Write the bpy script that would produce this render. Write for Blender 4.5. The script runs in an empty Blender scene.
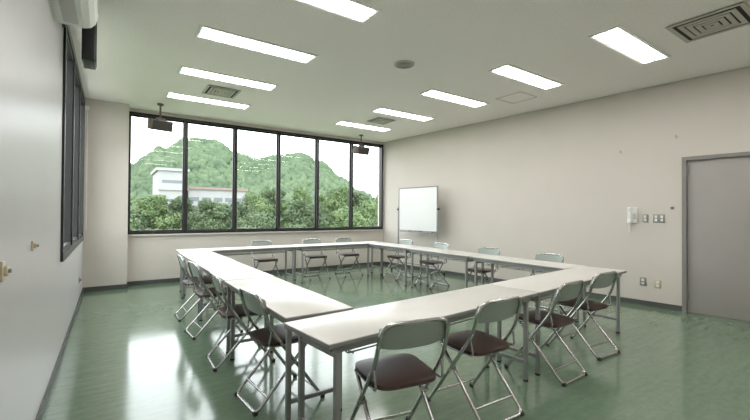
import bpy, bmesh, math, random
from mathutils import Vector, Matrix, noise
random.seed(7)
S=bpy.context.scene
S.view_settings.view_transform='Standard'
S.view_settings.look='None'
COL=S.collection

# ---------------------------------------------------------------- materials
def mat(name,col,rough=.5,metal=0,spec=.5,noise_amt=0,noise_scale=5,col2=None,bump=0,bump_scale=200,stretch=None,emis=None,emis_s=0,coat=0):
    m=bpy.data.materials.new(name); m.use_nodes=True
    nt=m.node_tree; b=nt.nodes['Principled BSDF']
    b.inputs['Base Color'].default_value=(*col,1)
    b.inputs['Roughness'].default_value=rough
    b.inputs['Metallic'].default_value=metal
    b.inputs['Specular IOR Level'].default_value=spec
    if coat: 
        b.inputs['Coat Weight'].default_value=coat; b.inputs['Coat Roughness'].default_value=.12
    if emis:
        b.inputs['Emission Color'].default_value=(*emis,1); b.inputs['Emission Strength'].default_value=emis_s
    tc=nt.nodes.new('ShaderNodeTexCoord')
    mp=nt.nodes.new('ShaderNodeMapping')
    nt.links.new(tc.outputs['Object'],mp.inputs['Vector'])
    if stretch: mp.inputs['Scale'].default_value=stretch
    if noise_amt or col2:
        n=nt.nodes.new('ShaderNodeTexNoise'); n.inputs['Scale'].default_value=noise_scale; n.inputs['Detail'].default_value=6
        nt.links.new(mp.outputs['Vector'],n.inputs['Vector'])
        r=nt.nodes.new('ShaderNodeValToRGB')
        r.color_ramp.elements[0].position=.3; r.color_ramp.elements[1].position=.7
        c2=col2 if col2 else tuple(c*(1-noise_amt) for c in col)
        r.color_ramp.elements[0].color=(*c2,1); r.color_ramp.elements[1].color=(*col,1)
        nt.links.new(n.outputs['Fac'],r.inputs['Fac']); nt.links.new(r.outputs['Color'],b.inputs['Base Color'])
    if bump:
        n2=nt.nodes.new('ShaderNodeTexNoise'); n2.inputs['Scale'].default_value=bump_scale; n2.inputs['Detail'].default_value=3
        nt.links.new(tc.outputs['Object'],n2.inputs['Vector'])
        bp=nt.nodes.new('ShaderNodeBump'); bp.inputs['Strength'].default_value=bump; bp.inputs['Distance'].default_value=.01
        nt.links.new(n2.outputs['Fac'],bp.inputs['Height']); nt.links.new(bp.outputs['Normal'],b.inputs['Normal'])
    return m
M_wall=mat('wall_paint_beige',(.64,.595,.545),.7,spec=.3,noise_amt=.03,noise_scale=2,bump=.08,bump_scale=150)
M_wallL=mat('wall_paint_grey',(.53,.52,.525),.32,spec=.4,noise_amt=.03,noise_scale=2,bump=.05,bump_scale=120)
M_ceil=mat('ceiling_acoustic',(.95,.89,.87),.9,spec=.2,noise_amt=.12,noise_scale=60,bump=.3,bump_scale=90)
M_base=mat('baseboard_vinyl',(.085,.09,.085),.5,noise_amt=.1)
M_black=mat('black_anodised_aluminium',(.012,.012,.013),.4,noise_amt=.1)
M_white=mat('white_plastic',(.84,.84,.82),.4,noise_amt=.02)
M_steel=mat('chrome_tube',(.50,.50,.495),.22,metal=.95,noise_amt=.05)
M_greysteel=mat('grey_painted_steel',(.31,.31,.305),.4,metal=.2,noise_amt=.05)
M_mint=mat('mint_backrest',(.32,.36,.325),.33,noise_amt=.05)
M_seat=mat('brown_vinyl_seat',(.068,.035,.030),.36,noise_amt=.2,noise_scale=30,bump=.1,bump_scale=300)
M_top=mat('white_laminate',(.67,.645,.61),.28,noise_amt=.03,noise_scale=8)
M_edge=mat('table_edge_band',(.25,.25,.24),.5,noise_amt=.05)
M_door=mat('door_paint_taupe',(.36,.335,.315),.5,noise_amt=.04,noise_scale=3)
M_doorf=mat('door_frame_paint',(.25,.235,.22),.45,noise_amt=.04)
M_vent=mat('vent_beige',(.50,.47,.42),.5,noise_amt=.05)
M_dark=mat('dark_slot',(.03,.027,.024),.8,noise_amt=.05)
M_brown=mat('speaker_brown',(.12,.09,.075),.5,noise_amt=.1)
M_board=mat('whiteboard_enamel',(.76,.77,.77),.2,noise_amt=.01)
M_yel=mat('aged_yellow_plastic',(.60,.53,.38),.5,noise_amt=.05)
M_plate=mat('metal_plate',(.34,.33,.31),.4,metal=.5,noise_amt=.05)
M_glow=mat('lit_fluorescent_diffuser',(.9,.9,.9),.5,emis=(1,.98,.95),emis_s=18.5)
M_hatch=mat('hatch_trim',(.55,.53,.51),.5,noise_amt=.03)
# floor
def floor_mat():
    m=mat('green_vinyl_floor',(.125,.27,.165),.22,spec=.75)
    nt=m.node_tree;b=nt.nodes['Principled BSDF']
    tc=nt.nodes.new('ShaderNodeTexCoord')
    def nz(scale,st,det=8):
        mp=nt.nodes.new('ShaderNodeMapping'); mp.inputs['Scale'].default_value=st; mp.inputs['Rotation'].default_value=(0,0,.0)
        nt.links.new(tc.outputs['Object'],mp.inputs['Vector'])
        n=nt.nodes.new('ShaderNodeTexNoise'); n.inputs['Scale'].default_value=scale; n.inputs['Detail'].default_value=det; n.inputs['Distortion'].default_value=.6
        nt.links.new(mp.outputs['Vector'],n.inputs['Vector']); return n
    n1=nz(2.2,(1,9,1)); n2=nz(.9,(1,1,1),3); n3=nz(14,(1,1.5,1))
    mx=nt.nodes.new('ShaderNodeMath'); mx.operation='ADD'
    nt.links.new(n1.outputs['Fac'],mx.inputs[0]); nt.links.new(n3.outputs['Fac'],mx.inputs[1])
    r=nt.nodes.new('ShaderNodeValToRGB')
    r.color_ramp.elements[0].position=.36; r.color_ramp.elements[1].position=.64
    mm=nt.nodes.new('ShaderNodeMath'); mm.operation='MULTIPLY'; mm.inputs[1].default_value=.5
    nt.links.new(mx.outputs[0],mm.inputs[0]); nt.links.new(mm.outputs[0],r.inputs['Fac'])
    r.color_ramp.elements[0].color=(.132,.196,.128,1); r.color_ramp.elements[1].color=(.170,.243,.165,1)
    nt.links.new(r.outputs['Color'],b.inputs['Base Color'])
    mr=nt.nodes.new('ShaderNodeMapRange'); mr.inputs['From Min'].default_value=.3; mr.inputs['From Max'].default_value=.7
    mr.inputs['To Min'].default_value=.09; mr.inputs['To Max'].default_value=.17
    nt.links.new(n2.outputs['Fac'],mr.inputs['Value']); nt.links.new(mr.outputs[0],b.inputs['Roughness'])
    bp=nt.nodes.new('ShaderNodeBump'); bp.inputs['Strength'].default_value=.035; bp.inputs['Distance'].default_value=.01
    nt.links.new(n1.outputs['Fac'],bp.inputs['Height']); nt.links.new(bp.outputs['Normal'],b.inputs['Normal'])
    return m
M_floor=floor_mat()
def glass_mat():
    m=bpy.data.materials.new('window_glass'); m.use_nodes=True; nt=m.node_tree; nt.nodes.clear()
    o=nt.nodes.new('ShaderNodeOutputMaterial'); t=nt.nodes.new('ShaderNodeBsdfTransparent'); g=nt.nodes.new('ShaderNodeBsdfGlossy')
    g.inputs['Roughness'].default_value=.02; t.inputs['Color'].default_value=(.96,.98,.97,1)
    mx=nt.nodes.new('ShaderNodeMixShader'); mx.inputs[0].default_value=.012
    nt.links.new(t.outputs[0],mx.inputs[1]); nt.links.new(g.outputs[0],mx.inputs[2]); nt.links.new(mx.outputs[0],o.inputs[0]); return m
M_glass=glass_mat()
M_hill=mat('forest_hill',(.118,.158,.092),.95,spec=.05,col2=(.068,.098,.062),noise_scale=.10)  # distance haze is put into the colour as softer, low-contrast greens
M_leaf=mat('leaves',(.17,.225,.10),.7,spec=.2,col2=(.075,.12,.05),noise_scale=.8)
M_leaf2=mat('leaves_dark',(.125,.165,.085),.7,spec=.2,col2=(.055,.085,.045),noise_scale=.8)
M_bark=mat('bark',(.10,.08,.06),.9,noise_amt=.3)
M_grass=mat('grass_ground',(.15,.19,.10),.95,col2=(.11,.15,.08),noise_scale=.1)
M_bld=mat('building_render',(.32,.32,.32),.8,noise_amt=.08,noise_scale=1)
M_bldw=mat('building_glazing',(.13,.15,.16),.3,noise_amt=.1)
M_roof=mat('building_roof',(.24,.18,.16),.8,noise_amt=.1)

# ---------------------------------------------------------------- mesh builder
class B:
    def __init__(s): s.v=[];s.f=[];s.m=[];s.mats=[];s.sm=[]
    def mi(s,m):
        if m not in s.mats: s.mats.append(m)
        return s.mats.index(m)
    def add(s,vs,fs,m,smooth=False,M=None):
        o=len(s.v); i=s.mi(m)
        for v in vs:
            v=Vector(v)
            if M: v=M@v
            s.v.append(v)
        for f in fs: s.f.append([a+o for a in f]); s.m.append(i); s.sm.append(smooth)
    def box(s,a,b,m,bev=0,M=None,seg=2):
        a=Vector(a);b=Vector(b)
        bm=bmesh.new(); bmesh.ops.create_cube(bm,size=1)
        c=(a+b)/2; d=b-a
        for v in bm.verts: v.co=Vector((v.co.x*d.x,v.co.y*d.y,v.co.z*d.z))+c
        if bev: bmesh.ops.bevel(bm,geom=bm.edges[:],offset=bev,segments=seg,affect='EDGES',profile=.5)
        s.bm(bm,m,M,bool(bev))
    def bm(s,bm,m,M=None,smooth=False):
        bm.verts.index_update()
        s.add([v.co.copy() for v in bm.verts],[[v.index for v in f.verts] for f in bm.faces],m,smooth,M); bm.free()
    def cyl(s,c,r,h,m,axis='Z',n=24,M=None,r2=None):
        bm=bmesh.new(); bmesh.ops.create_cone(bm,cap_ends=True,segments=n,radius1=r,radius2=r if r2 is None else r2,depth=h)
        R=Matrix.Identity(4)
        if axis=='X': R=Matrix.Rotation(math.pi/2,4,'Y')
        if axis=='Y': R=Matrix.Rotation(math.pi/2,4,'X')
        bm.transform(Matrix.Translation(c)@R); s.bm(bm,m,M,False)
    def tube(s,pts,r,m,n=10,fil=0,closed=False,M=None):
        pts=[Vector(p) for p in pts]
        if fil: pts=fillet(pts,fil,closed)
        k=len(pts); vs=[];fs=[]
        def tan(i):
            if closed: return (pts[(i+1)%k]-pts[i-1]).normalized()
            if i==0: return (pts[1]-pts[0]).normalized()
            if i==k-1: return (pts[-1]-pts[-2]).normalized()
            return ((pts[i+1]-pts[i]).normalized()+(pts[i]-pts[i-1]).normalized()).normalized()
        t=tan(0); up=Vector((0,0,1)) if abs(t.z)<.9 else Vector((1,0,0))
        nn=t.cross(up).normalized()
        for i in range(k):
            t=tan(i); nn=(nn-t*nn.dot(t)).normalized(); bb=t.cross(nn)
            for j in range(n):
                a=2*math.pi*j/n; vs.append(pts[i]+nn*math.cos(a)*r+bb*math.sin(a)*r)
        for i in range(k if closed else k-1):
            i2=(i+1)%k
            for j in range(n):
                j2=(j+1)%n; fs.append([i*n+j,i*n+j2,i2*n+j2,i2*n+j])
        if not closed:
            fs.append(list(range(n))[::-1]); fs.append([(k-1)*n+j for j in range(n)])
        s.add(vs,fs,m,True,M)
    def mesh(s,name):
        me=bpy.data.meshes.new(name); me.from_pydata([tuple(v) for v in s.v],[],s.f)
        for m in s.mats: me.materials.append(m)
        for p,i,sm in zip(me.polygons,s.m,s.sm): p.material_index=i; p.use_smooth=sm
        bm=bmesh.new(); bm.from_mesh(me); bmesh.ops.recalc_face_normals(bm,faces=bm.faces); bm.to_mesh(me); bm.free()
        if any(s.sm):
            try: me.set_sharp_from_angle(angle=math.radians(50))
            except Exception: pass
        return me
    def obj(s,name,loc=(0,0,0),rz=0):
        return place(s.mesh(name),name,loc,rz)
def place(me,name,loc=(0,0,0),rz=0,M=None):
    o=bpy.data.objects.new(name,me); COL.objects.link(o)
    if M is not None: o.matrix_world=M
    else: o.location=loc; o.rotation_euler=(0,0,rz)
    return o
def fillet(p,r,closed):
    out=[];k=len(p)
    for i in range(k):
        if not closed and i in (0,k-1): out.append(p[i]); continue
        a=p[i-1];b=p[i];c=p[(i+1)%k]
        d1=(a-b);d2=(c-b); rr=min(r,d1.length*.45,d2.length*.45)
        s=b+d1.normalized()*rr;e=b+d2.normalized()*rr
        for j in range(6):
            t=j/5; out.append(s*(1-t)**2+b*2*t*(1-t)+e*t*t)
    return out

H=3.2; XL=-.355; YC=7.95; YW=8.2; YN=-1.2
# right wall frame: local x = along wall from far corner toward near, local y = into wall
ux=Vector((.64,-6.6,0)).normalized(); uy=Vector((-ux.y,ux.x,0))
if uy.x<0: uy=-uy
RW=Matrix(((ux.x,uy.x,0,5.92),(ux.y,uy.y,0,YW),(0,0,1,0),(0,0,0,1)))
RL=(YW-YN)/abs(ux.y)
XRN=5.92+ux.x*RL
# ---------------------------------------------------------------- shell
b=B(); b.box((XL-.2,YN-.2,-.3),(XRN+.3,YW+.2,0),M_floor); b.obj('floor')
b=B(); b.box((XL-.2,YN-.2,H),(XRN+.3,YW+.2,H+.2),M_ceil); b.obj('ceiling')
WX0,WX1=.256,5.875; WZ0,WZ1=.92,3.13
b=B()
b.box((XL-.2,YW,0),(WX0,YW+.2,H),M_wall)
b.box((WX0,YW,0),(WX1,YW+.2,WZ0),M_wall)
b.box((WX0,YW,WZ1),(WX1,YW+.2,H),M_wall)
b.box((WX1,YW,0),(6.15,YW+.2,H),M_wall)
b.obj('wall_back')
b=B(); b.box((XL,YC,0),(WX0,YW,H),M_wall); b.obj('wall_column')
LY0,LY1,LZ0,LZ1=4.35,7.5,.88,3.08
b=B()
b.box((XL-.2,YN,0),(XL,LY0,H),M_wallL); b.box((XL-.2,LY1,0),(XL,YW,H),M_wallL)
b.box((XL-.2,LY0,0),(XL,LY1,LZ0),M_wallL); b.box((XL-.2,LY0,LZ1),(XL,LY1,H),M_wallL)
b.obj('wall_left')
b=B(); b.box((XL-.2,YN-.2,0),(XRN+.3,YN,H),M_wall); b.obj('wall_front')
DS0,DS1,DH=6.25,7.25,2.13
b=B()
b.box((0,0,0),(DS0,.2,H),M_wall); b.box((DS1,0,0),(RL,.2,H),M_wall); b.box((DS0,0,DH),(DS1,.2,H),M_wall)
place(b.mesh('wall_right'),'wall_right',M=RW)
# baseboards
b=B(); b.box((0,-.012,0),(DS0,0,.075),M_base); b.box((DS1,-.012,0),(RL,0,.075),M_base); place(b.mesh('baseboard_right'),'baseboard_right',M=RW)
b=B(); b.box((XL,YN,0),(XL+.012,YC,.075),M_base); b.obj('baseboard_left')
b=B(); b.box((XL+.012,YC-.012,0),(WX0+.012,YC,.075),M_base); b.box((WX0,YC,0),(WX0+.012,YW,.075),M_base); b.box((WX0,YW-.012,0),(5.89,YW,.075),M_base); b.obj('baseboard_back')
# cornice line trim (shadow gap)
b=B()
b.box((0,-.015,H-.014),(RL,0,H),M_hatch); place(b.mesh('trim_1'),'trim_1',M=RW)
b=B(); b.box((XL,YC-.015,H-.014),(WX0,YC,H),M_hatch); b.obj('trim_2')
# ---------------------------------------------------------------- windows
def window(name,x0,x1,z0,z1,n,M,fw=.055,dep=(-.03,.09)):
    b=B()
    b.box((x0,dep[0],z0),(x1,dep[1],z0+fw*.8),M_black,M=M); b.box((x0,dep[0],z1-fw*.8),(x1,dep[1],z1),M_black,M=M)
    for i in range(n+1):
        x=x0+(x1-x0)*i/n
        a,c=(x-fw*.45,x+fw*.45)
        if i==0:a,c=x,x+fw*.8
        if i==n:a,c=x-fw*.8,x
        b.box((a,dep[0]+.002,z0+fw*.8),(c,dep[1]-.002,z1-fw*.8),M_black,M=M)
    yo=dep[1]-.06
    for i in range(n):
        a=x0+(x1-x0)*i/n;c=x0+(x1-x0)*(i+1)/n
        k=fw*.6;t=.012
        for (p,q) in (((a+k-t,yo,z0+fw*.8),(a+k+t,yo+.04,z1-fw*.8)),((c-k-t,yo,z0+fw*.8),(c-k+t,yo+.04,z1-fw*.8)),((a+k,yo,z0+fw*.8),(c-k,yo+.04,z0+fw+.015)),((a+k,yo,z1-fw-.015),(c-k,yo+.04,z1-fw*.8))):
            b.box(p,q,M_black,M=M)
        b.box((a+k,yo+.018,z0+fw),(c-k,yo+.024,z1-fw),M_glass,M=M)
    return b.obj(name)
window('window_1',WX0,WX1,WZ0,WZ1,6,Matrix.Translation((0,YW,0)))
MLw=Matrix(((0,-1,0,XL),(1,0,0,0),(0,0,1,0),(0,0,0,1)))
window('window_2',LY0,LY1,LZ0,LZ1,3,MLw,fw=.10,dep=(-.02,.055))
b=B(); b.box((WX0,YW-.06,WZ0-.03),(WX1,YW,WZ0-.002),M_wall); b.obj('trim_3')
# ---------------------------------------------------------------- door
b=B(); f=.05
b.box((DS0,-.02,0),(DS0+f,.12,DH),M_doorf); b.box((DS1-f,-.02,0),(DS1,.12,DH),M_doorf); b.box((DS0+f,-.02,DH-f),(DS1-f,.12,DH),M_doorf)
b.box((DS0+f+.003,.02,.004),(DS1-f-.003,.06,DH-f-.003),M_door,bev=.002)
b.box((DS0+f,.03,0),(DS1-f,.10,.012),M_doorf); b.box((DS0+f,.055,.0),(DS0+f+.02,.11,DH-f),M_doorf); b.box((DS0+f,.055,DH-f-.02),(DS1-f,.11,DH-f),M_doorf)
for z in (.22,1.93): 
    b.cyl((DS0+f+.004,.008,z),.011,.12,M_plate,n=12)
    b.box((DS0+f+.004,.012,z-.05),(DS0+f+.035,.021,z+.05),M_plate)
b.cyl((DS1-f-.08,.0,1.0),.03,.04,M_steel,axis='Y'); b.tube([(DS1-f-.08,.01,1.0),(DS1-f-.08,-.05,1.0),(DS1-f-.2,-.05,1.0)],.01,M_steel,fil=.02)
place(b.mesh('door_1'),'door_1',M=RW)
# ---------------------------------------------------------------- ceiling lights
def lightmesh():
    b=B(); L,W=1.3,.31
    t=.022; z=0
    b.box((-L/2,-W/2,-.012),(L/2,-W/2+t,0),M_white); b.box((-L/2,W/2-t,-.012),(L/2,W/2,0),M_white)
    b.box((-L/2,-W/2+t,-.012),(-L/2+t,W/2-t,0),M_white); b.box((L/2-t,-W/2+t,-.012),(L/2,W/2-t,0),M_white)
    b.box((-L/2+t,-W/2+t,-.006),(L/2-t,W/2-t,-.001),M_white)
    for s in (-1,1):
        b.box((-L/2+.04,s*.062-.048,-.010),(L/2-.04,s*.062+.048,-.0062),M_glow)
    b.box((-L/2+t,-.008,-.012),(L/2-t,.008,-.006),M_white)
    return b.mesh('ceiling_light')
LM=lightmesh()
for x,y in [(1.4,.65),(4.84,.65),(1.4,-.6),(4.9,-.6),(1.39,1.9),(1.39,3.03),(1.37,4.30),(1.37,5.60),(1.36,6.90),(4.77,1.90),(4.70,3.15),(4.61,4.41),(4.56,5.68),(4.48,6.95)]:  # rows out of view continue the grid, added to brighten the dark corners
    place(LM,'ceiling_light',(x,y,H-.0005))
def vent(x,y,s):
    b=B()
    rings=5
    b.box((-s/2,-s/2,-.008),(s/2,s/2,0),M_dark)
    for i in range(rings):
        o=s/2*(1-i/rings)+(.02 if i==0 else 0); w=s/2/rings*.72; z0=-.016-.002*i
        for a,c in (((-o,-o),(o,-o+w)),((-o,o-w),(o,o)),((-o,-o+w),(-o+w,o-w)),((o-w,-o+w),(o,o-w))):
            b.box((*a,z0),(*c,z0+.006),M_vent)
    b.obj('ceiling_vent',(x,y,H))
vent(4.82,1.22,.54); vent(1.4,6.25,.44); vent(4.47,6.3,.40)
b=B(); b.cyl((0,0,-.006),.13,.012,M_hatch,n=40); b.cyl((0,0,-.014),.105,.006,M_vent,n=40)
for r in (.03,.06,.09): b.tube([(r*math.cos(a*.2618),r*math.sin(a*.2618),-.018) for a in range(24)],.003,M_dark,n=6,closed=True)
b.obj('ceiling_speaker',(3.02,3.76,H))
b=B(); s=.23
for a,c in (((-s,-s),(s,-s+.015)),((-s,s-.015),(s,s)),((-s,-s+.015),(-s+.015,s-.015)),((s-.015,-s+.015),(s,s-.015))): b.box((*a,-.006),(*c,0),M_hatch)
b.box((-s+.02,-s+.02,-.003),(s-.02,s-.02,0),M_ceil)
b.obj('ceiling_access_hatch',(5.36,3.8,H))
# hanging box speakers
for x,y,rz in ((.70,7.6,.25),(4.92,7.75,.1)):
    b=B(); b.cyl((0,0,-.012),.05,.024,M_brown); b.cyl((0,0,-.15),.014,.26,M_brown,n=12)
    T=Matrix.Translation((0,0,-.37))@Matrix.Rotation(math.radians(12),4,'X')
    b.box((-.17,-.11,-.09),(.17,.11,.09),M_brown,bev=.012,M=T); b.box((-.15,-.118,-.07),(.15,-.108,.07),M_dark,M=T)
    b.box((-.05,-.03,.08),(.05,.03,.13),M_brown,M=T); b.cyl((.0,.0,.1),.02,.14,M_brown,axis='X',n=12,M=T)
    b.obj('hanging_speaker',(x,y,H),rz)
# ---------------------------------------------------------------- air conditioner on left wall
b=B(); 
prof=[(0,0),(.17,0),(.215,.015),(.245,.05),(.26,.11),(.26,.25),(.24,.30),(0,.30)]
y0,y1=2.85,3.78; vs=[(p[0],y,p[1]) for y in (y0,y1) for p in prof]; k=len(prof)
fs=[list(range(k)),[k+i for i in range(k)][::-1]]+[[i,(i+1)%k,k+(i+1)%k,k+i] for i in range(k)]
b.add(vs,fs,M_white)
b.box((.262,y0+.03,.13),(.258,y1-.03,.134),M_plate)
b.box((.05,y0+.06,-.004),(.14,y1-.06,.001),M_hatch)
b.obj('wall_air_conditioner',(XL,0,2.76))
b=B(); b.box((0,.08,.30),(.02,.18,.42),M_black); b.box((.0,.11,.34),(.16,.15,.38),M_black); b.box((.14,.0,0.0),(.235,.26,.46),M_black,bev=.01); b.box((.235,.02,.02),(.24,.24,.44),M_dark); b.obj('wall_speaker',(XL,4.10,2.62))
# blind cord
b=B(); b.tube([(0,0,0),(0,0,-1.9),(.0,.03,-1.93),(0,.06,-1.9),(0,.06,0)],.004,M_white,fil=.02,n=6); b.box((-.04,-.02,0),(.02,.08,.05),M_white); b.obj('blind_cord',(XL+.045,7.62,2.95))
# ---------------------------------------------------------------- wall fittings right
def onR(b,name,s,z): return place(b.mesh(name),name,M=RW@Matrix.Translation((s,0,z)))
b=B(); b.box((-.065,-.035,-.11),(.065,0,.12),M_white,bev=.008)
b.box((-.045,-.075,-.10),(-.005,-.04,.11),M_white,bev=.01); b.box((-.05,-.085,.06),(0,-.035,.125),M_white,bev=.012); b.box((-.05,-.085,-.12),(0,-.035,-.055),M_white,bev=.012)
for i in range(4):
    for j in range(3): b.box((.012+j*.016,-.039,-.05+i*.022),(.022+j*.016,-.034,-.036+i*.022),M_plate)
b.tube([(-.025+.012*math.cos(t*1.2),-.05+.012*math.sin(t*1.2),-.12-.0022*t if t<60 else -.12-.132+.0022*(t-60)) for t in range(0,100)],.004,M_white,n=5)
onR(b,'wall_telephone',5.66,1.32)
def plate(name,s,z,w,h,m,kind):
    b=B(); b.box((-w/2,-.008,-h/2),(w/2,0,h/2),m,bev=.002)
    if kind=='sw':
        k=max(1,int(w/.05))
        for i in range(k):
            cx=-w/2+w*(i+.5)/k
            for j in (-1,1): b.box((cx-.014,-.013,j*h*.2-.018),(cx+.014,-.007,j*h*.2+.018),M_white,bev=.001)
    else:
        for j in (-1,1):
            b.box((-.016,-.012,j*.025-.014),(.016,-.007,j*.025+.014),M_white)
            for q in (-1,1): b.box((q*.006-.0015,-.0125,j*.025-.005),(q*.006+.0015,-.0119,j*.025+.006),M_dark)
    onR(b,name,s,z)
plate('light_switch',5.82,1.28,.075,.12,M_plate,'sw'); plate('light_switch',5.985,1.28,.14,.12,M_plate,'sw')
plate('wall_outlet',5.79,.35,.08,.12,M_plate,'o'); plate('wall_outlet',5.97,.34,.08,.12,M_yel,'o')
b=B(); b.box((-.02,-.02,-.02),(.02,0,.02),M_plate,bev=.004); b.cyl((0,-.022,0),.008,.006,M_dark,axis='Y',n=12); onR(b,'wall_sensor',6.14,1.43)
for s,z in ((5.5,2.29),(6.19,2.42)):
    b=B(); b.cyl((0,-.006,0),.02,.012,M_vent,axis='Y',n=16); b.tube([(0,0,0),(0,-.04,0),(0,-.04,.03)],.004,M_steel,n=6); onR(b,'wall_hook',s,z)
# left wall fittings
def plateL(name,y,z,w,h,m):
    b=B(); b.box((0,-w/2,-h/2),(.008,w/2,h/2),m,bev=.002); b.box((.008,-w*.25,-h*.25),(.02,w*.25,h*.25),m,bev=.003); b.cyl((.02,0,0),.008,.02,M_plate,axis='X',n=10)
    b.obj(name,(XL,y,z))
plateL('wall_socket',2.12,1.08,.055,.08,M_yel); plateL('wall_socket',2.84,1.13,.045,.055,M_yel); plateL('wall_socket',6.9,.35,.06,.09,M_plate)
# ---------------------------------------------------------------- whiteboard
b=B(); w=1.16; z0,z1=.95,1.91; fr=.025
b.box((0,-.008,z0),(w,.008,z1),M_board)
for a,c in (((0,-.015,z0-fr),(w,.015,z0)),((0,-.015,z1),(w,.015,z1+fr)),((-fr,-.015,z0-fr),(0,.015,z1+fr)),((w,-.015,z0-fr),(w+fr,.015,z1+fr))): b.box(a,c,M_greysteel,bev=.004)
b.box((.1,-.08,z0-.045),(w-.1,-.01,z0-.025),M_greysteel)
for i in range(3): b.cyl((.4+.16*i,-.05,z0-.016),.008,.12,(M_dark,M_brown,M_black)[i],axis='X',n=10)
for x in (-.04,w+.04):
    b.tube([(x,0,.1),(x,0,1.5)],.016,M_greysteel); b.tube([(x,-.22,.075),(x,0,.11),(x,.22,.075)],.016,M_greysteel,fil=.05)
    for y in (-.21,.21):
        b.cyl((x,y,.028),.028,.02,M_black,axis='X',n=16); b.cyl((x,y,.055),.01,.03,M_greysteel,n=8)
    b.cyl((x+(.0),0,1.43),.025,.05,M_black,axis='X',n=12)
b.tube([(-.04,0,.18),(w+.04,0,.18)],.013,M_greysteel)
place(b.mesh('whiteboard'),'whiteboard',M=RW@Matrix.Translation((.94,-.32,0)))
# ---------------------------------------------------------------- tables
def table_mesh(L,W=.48,Ht=.70):
    b=B(); g=.004
    b.box((-L/2+g,-W/2+g,Ht-.028),(L/2-g,W/2-g,Ht-.004),M_edge,bev=.004)
    b.box((-L/2+g+.001,-W/2+g+.001,Ht-.006),(L/2-g-.001,W/2-g-.001,Ht),M_top,bev=.002)
    for y in (-W/2+.045,W/2-.045): b.box((-L/2+.06,y-.01,Ht-.065),(L/2-.06,y+.01,Ht-.028),M_greysteel)
    for s in (-1,1):
        x=s*(L/2-.09)
        b.box((x-.012,-W/2+.055,Ht-.06),(x+.012,W/2-.055,Ht-.03),M_greysteel)
        for y in (-W/2+.06,W/2-.06):
            b.box((x-.015,y-.015,.012),(x+.015,y+.015,Ht-.03),M_greysteel,bev=.003)
            b.cyl((x,y,.008),.02,.016,M_dark,n=14)
        b.box((x-.01,-W/2+.07,.14),(x+.01,W/2-.07,.165),M_greysteel,bev=.002)
        b.tube([(x,0,.62),(x-s*.30,0,Ht-.05)],.008,M_greysteel,n=8); b.box((x-.01,-W/2+.07,.60),(x+.01,W/2-.07,.625),M_greysteel)
    for i in range(4):
        y=-.13+.087*i; b.tube([(-L/2+.16,y,Ht-.03),(-L/2+.18,y,Ht-.11),(L/2-.18,y,Ht-.11),(L/2-.16,y,Ht-.03)],.004,M_greysteel,n=6,fil=.02)
    for i in range(5): 
        x=-L/2+.22+(L-.44)*i/4; b.tube([(x,-.14,Ht-.114),(x,.14,Ht-.114)],.004,M_greysteel,n=6)
    return b.mesh('folding_table')
T2=table_mesh(1.98); T15=table_mesh(1.49); TF=table_mesh(2.02)
def tbl(me,cx,cy,rz): place(me,'folding_table',(cx,cy,0),rz)
# near row
a=math.radians(5.0); o=Vector((.85,1.62)); e=Vector((math.cos(a),math.sin(a))); nn=Vector((-e.y,e.x))
for i in range(2):
    c=o+e*(.995+1.99*i)+nn*.24; tbl(T2,c.x,c.y,a)
# left row
for i in range(3): tbl(T15,1.10+.01*i,2.925+1.5*i,math.pi/2)
# right row
for i in range(3): tbl(T15,4.585+.044*(i+.5),3.17+1.5*i,math.pi/2-math.radians(1.7))
# far row
for i in range(2): tbl(TF,.9+1.015+2.03*i,6.99,0)
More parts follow.
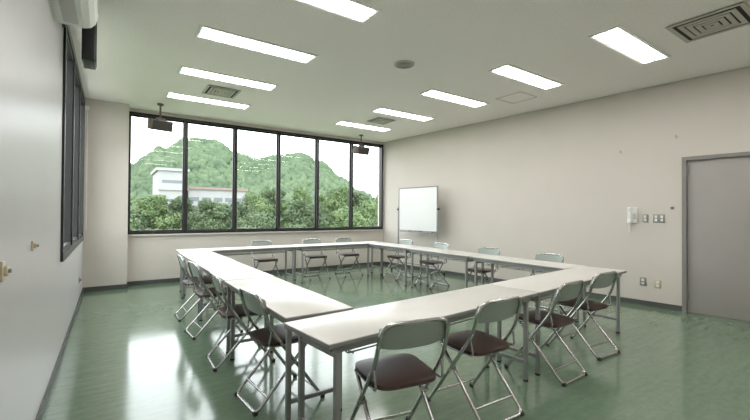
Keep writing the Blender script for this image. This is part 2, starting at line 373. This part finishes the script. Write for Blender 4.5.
# ---------------------------------------------------------------- chairs
def chair_mesh():
    b=B(); r=.0115
    b.tube([(-.215,.225,.012),(-.205,-.17,.56),(-.195,-.235,.775),(.195,-.235,.775),(.205,-.17,.56),(.215,.225,.012)],r,M_steel,fil=.07)
    b.tube([(-.18,.13,.415),(-.185,-.25,.013),(.185,-.25,.013),(.18,.13,.415)],r,M_steel,fil=.05)
    b.tube([(-.212,.17,.088),(.212,.17,.088)],.008,M_steel,n=8)
    b.tube([(-.183,-.17,.098),(.183,-.17,.098)],.008,M_steel,n=8)
    b.tube([(-.18,.13,.413),(.18,.13,.413)],.009,M_steel,n=8)
    b.tube([(-.205,-.075,.425),(.205,-.075,.425)],.009,M_steel,n=8)
    for s in (-1,1):
        b.tube([(s*.205,-.155,.54),(s*.198,-.175,.43),(s*.195,.12,.43)],.007,M_steel,n=8,fil=.03)
        b.cyl((s*.198,.014,.297),.012,.05,M_plate,axis='X',n=12)
        b.cyl((s*.215,.23,.012),.016,.024,M_dark,n=12); b.cyl((s*.17,-.25,.012),.016,.024,M_dark,axis='X',n=12)
    bm=bmesh.new(); W,D=.385,.37
    bmesh.ops.create_grid(bm,x_segments=12,y_segments=12,size=.5)
    for v in bm.verts:
        x,y=v.co.x*2,v.co.y*2
        k=5; rr=(abs(x)**k+abs(y)**k)**(1/k); m=max(abs(x),abs(y))
        if rr>0: x,y=x*m/rr,y*m/rr
        zz=.452+(.008*(1-m**6))+.006*y
        v.co=Vector((x*W/2*(1.0+.04*y),y*D/2,zz))
    top=bm.faces[:]
    r_=bmesh.ops.extrude_face_region(bm,geom=top)
    for g in r_['geom']:
        if isinstance(g,bmesh.types.BMVert): g.co.z=.425
    b.bm(bm,M_seat,None,True)
    vs=[];fs=[]; nx=12;nz=5
    for side in (0,1):
        for j in range(nz+1):
            for i in range(nx+1):
                u=i/nx*2-1; q=j/nz
                z=.635+.135*q
                z+= (-.018*abs(u)**4 if q>.5 else .018*abs(u)**4)*abs(q-.5)*2
                y0=-.235+(.775-z)/.22*.065
                y=y0+ .020 -.030*(1-u*u)+ (.006 if side else -.006)
                vs.append((u*.197,y,z))
    N=(nx+1)*(nz+1)
    for j in range(nz):
        for i in range(nx):
            a=j*(nx+1)+i; q=[a,a+1,a+nx+2,a+nx+1]; fs.append(q); fs.append([N+t for t in q[::-1]])
    for i in range(nx):
        fs.append([i,i+1,N+i+1,N+i]); a=nz*(nx+1)+i; fs.append([a,a+1,N+a+1,N+a])
    for j in range(nz):
        a=j*(nx+1); fs.append([a,a+nx+1,N+a+nx+1,N+a]); a+=nx; fs.append([a,a+nx+1,N+a+nx+1,N+a])
    b.add(vs,fs,M_mint,True)
    return b.mesh('folding_chair')
CH=chair_mesh()
def chair(x,y,rz): place(CH,'folding_chair',(x,y,0),math.radians(rz))
for x,y,r in ((1.33,1.72,-10),(2.08,1.80,-2),(3.06,1.88,2),(3.86,1.98,-2)): chair(x,y,r)
for x,y,r in ((1.03,2.70,-86),(.99,3.56,-92),(.97,4.55,-86),(.96,5.35,-90)): chair(x,y,r)
for x,y,r in ((2.45,7.22,183),(3.50,7.22,178),(4.28,7.22,181)): chair(x,y,r)
for x,y,r in ((4.93,6.30,92),(4.90,5.25,88),(4.87,4.10,93),(4.84,3.05,90)): chair(x,y,r)

# ---------------------------------------------------------------- outside
GZ=-5
b=B(); b.box((-300,9,GZ-.5),(500,500,GZ),M_grass); b.box((-300,-60,GZ-.5),(-3,9,GZ),M_grass); b.obj('ground')
# hill, ridge 300 m away; K scales the ridge line with distance
K=300/180
prof=[(-200,4),(-80,7),(-30,9),(6,18),(17,26),(28,31),(38,31),(46.6,26.5),(55.7,24),(67.7,27),(78,30),(89,26),(101,19),(113.6,12),(129,5),(180,3),(320,6)]
prof=[(x*K,1.3+(z-1.3)*K) for x,z in prof]
def ridge(x):
    for (a,c),(d,e) in zip(prof,prof[1:]):
        if a<=x<=d:
            t=(x-a)/(d-a); t=t*t*(3-2*t) ; return c+(e-c)*t
    return 5
Y0,Y1=180,300
def hz(x,y):
    q=(y-Y0)/(Y1-Y0); q=min(1,max(0,q)); q=q*q*(3-2*q)*(.4)+q*.6
    xr=x*Y1/y if y<Y1 else x
    z=GZ+(ridge(max(-330,min(520,xr)))-GZ)*q*(1 if y<=Y1 else 1-(y-Y1)/90)
    p=Vector((x*.026,y*.03,0))
    return z+noise.noise(p)*7*min(1,q*3)*(1-.6*q)
b=B(); vs=[];fs=[]; nx=220;ny=50
for j in range(ny+1):
    y=Y0+150*j/ny
    for i in range(nx+1):
        x=-220+640*i/nx; vs.append((x,y,hz(x,y)))
for j in range(ny):
    for i in range(nx):
        a=j*(nx+1)+i; fs.append([a,a+1,a+nx+2,a+nx+1])
b.add(vs,fs,M_hill,True)
bm=bmesh.new(); bmesh.ops.create_icosphere(bm,subdivisions=2,radius=1); bm.verts.index_update()
iv=[v.co.copy() for v in bm.verts]; jf=[[v.index for v in f.verts] for f in bm.faces]; bm.free()
R=random.Random(11)
for n_ in range(11000):
    y=R.uniform(Y0+3,Y1+6); x=R.uniform(-10,225)*(y/Y1)**.3
    s=R.uniform(1.4,3.1); z=hz(x,y)+s*.25; o=Vector((R.uniform(0,99),R.uniform(0,99),0))
    tall=R.uniform(.8,1.4)
    vv=[]
    for c in iv:
        k=1+noise.noise(c*1.9+o)*.6; vv.append((x+c.x*s*k,y+c.y*s*k,z+c.z*s*k*tall))
    b.add(vv,jf,M_hill,True)
me=bpy.data.meshes.new('hill'); me.from_pydata([tuple(v) for v in b.v],[],b.f); me.materials.append(M_hill)
for p in me.polygons: p.use_smooth=True
place(me,'hill')
def tree_mesh(seed,ht,cr,lm):
    R=random.Random(seed); b=B()
    b.tube([(0,0,0),(.1,0,ht*.3),(0,.1,ht*.6),(0,0,ht*.85)],.16,M_bark,n=8)
    blobs=[]
    for i in range(16):
        a=R.uniform(0,6.28); rr=R.uniform(0,cr*.75); z=R.uniform(.32,.9)*ht
        s=R.uniform(.3,.52)*cr*(1.15-.5*(z/ht))
        blobs.append((Vector((rr*math.cos(a)*(1.2-z/ht*.8),rr*math.sin(a)*(1.2-z/ht*.8),z)),s))
        b.tube([(0,0,z*.6),tuple(blobs[-1][0])],.05,M_bark,n=5)
    vs=[];fs=[]
    for c,s in blobs:
        for k in range(750):
            d=Vector((R.gauss(0,1),R.gauss(0,1),R.gauss(0,1))).normalized()*s*R.uniform(.55,1.2); d.z*=.85
            p=c+d; u=Vector((R.gauss(0,1),R.gauss(0,1),R.gauss(0,1))).normalized(); w=u.cross(d.normalized()+Vector((.01,.02,.03))).normalized(); l=R.uniform(.08,.17)
            o=len(vs); vs+= [p-u*l,p-w*l*.6,p+u*l,p+w*l*.6]; fs.append([o,o+1,o+2,o+3])
    b.add(vs,fs,lm); return b.mesh('tree')
TM=[tree_mesh(1,8.2,2.8,M_leaf),tree_mesh(2,7.2,2.6,M_leaf2),tree_mesh(3,9.2,3.0,M_leaf),tree_mesh(4,9.6,2.4,M_leaf2)]
R=random.Random(5)
for i in range(20):
    x=-3+2.5*i; y=34+R.uniform(-3,3)+ (i*.25); me=TM[R.randrange(4)]
    place(me,'tree',(x+R.uniform(-.6,.6),y,GZ),R.uniform(0,6.28)).scale=(1,1,R.uniform(.78,1.04))
for i in range(24):
    x=2+3.4*i; y=60+R.uniform(-4,4); place(TM[(i+1)%4],'tree',(x,y,GZ),R.uniform(0,6.28)).scale=(1.3,1.3,R.uniform(.95,1.25))
for i in range(16):
    x=33+4.5*i; y=98+R.uniform(-4,4); place(TM[(i+2)%4],'tree',(x,y,GZ),R.uniform(0,6.28)).scale=(1.6,1.6,R.uniform(1.2,1.8))
for i in range(6):
    place(TM[i%3],'tree',(-9-R.uniform(0,4),8+5*i,GZ),R.uniform(0,6.28))
def building(name,x0,x1,y0,y1,zt,floors,nb,roof=M_bld,band=.3):
    b=B(); b.box((x0,y0,GZ),(x1,y1,zt),M_bld); b.box((x0-.4,y0-.4,zt),(x1+.4,y1+.4,zt+.5),roof)
    fh=(zt-GZ)/floors
    for k in range(floors):
        z=GZ+fh*k+fh*.35
        for i in range(nb):
            a=x0+(x1-x0)*(i+.12)/nb; c=x0+(x1-x0)*(i+.88)/nb
            b.box((a,y0-.05,z),(c,y0+.02,z+fh*band),M_bldw)
        b.box((x0-.2,y0-.3,GZ+fh*k-.1),(x1+.2,y0,GZ+fh*k+.15),M_bld)
    b.obj(name)
building('office_building',7.4,12.2,82,94,9.2,4,1,band=.16)
building('office_building',12.8,24,84,94,6.0,3,5,M_roof,band=.22)
# ---------------------------------------------------------------- world
w=bpy.data.worlds.new('World'); S.world=w; w.use_nodes=True; nt=w.node_tree
bg=nt.nodes['Background']; tc=nt.nodes.new('ShaderNodeTexCoord'); sp=nt.nodes.new('ShaderNodeSeparateXYZ'); rp=nt.nodes.new('ShaderNodeValToRGB')
nt.links.new(tc.outputs['Generated'],sp.inputs[0]); nt.links.new(sp.outputs['Z'],rp.inputs['Fac']); nt.links.new(rp.outputs['Color'],bg.inputs['Color'])
rp.color_ramp.elements[0].position=0; rp.color_ramp.elements[0].color=(.97,.985,1,1); rp.color_ramp.elements[1].color=(.88,.93,1,1)
bg.inputs['Strength'].default_value=5.8
# ---------------------------------------------------------------- camera
f=385.0; th=math.atan2(265,f); rho=.0066; pit=.0099
F=Vector((math.sin(th),math.cos(th),0)); Rr=Vector((math.cos(th),-math.sin(th),0)); U=Vector((0,0,1))
F2=F*math.cos(pit)+U*math.sin(pit); U2=U*math.cos(pit)-F*math.sin(pit)
R3=Rr*math.cos(rho)+U2*math.sin(rho); U3=U2*math.cos(rho)-Rr*math.sin(rho)
cd=bpy.data.cameras.new('camera'); cd.sensor_width=36; cd.lens=36*f/750; cd.clip_start=.02; cd.clip_end=1500
co=bpy.data.objects.new('camera',cd); COL.objects.link(co)
co.matrix_world=Matrix(((R3.x,U3.x,-F2.x,0),(R3.y,U3.y,-F2.y,0),(R3.z,U3.z,-F2.z,1.32),(0,0,0,1)))
S.camera=co
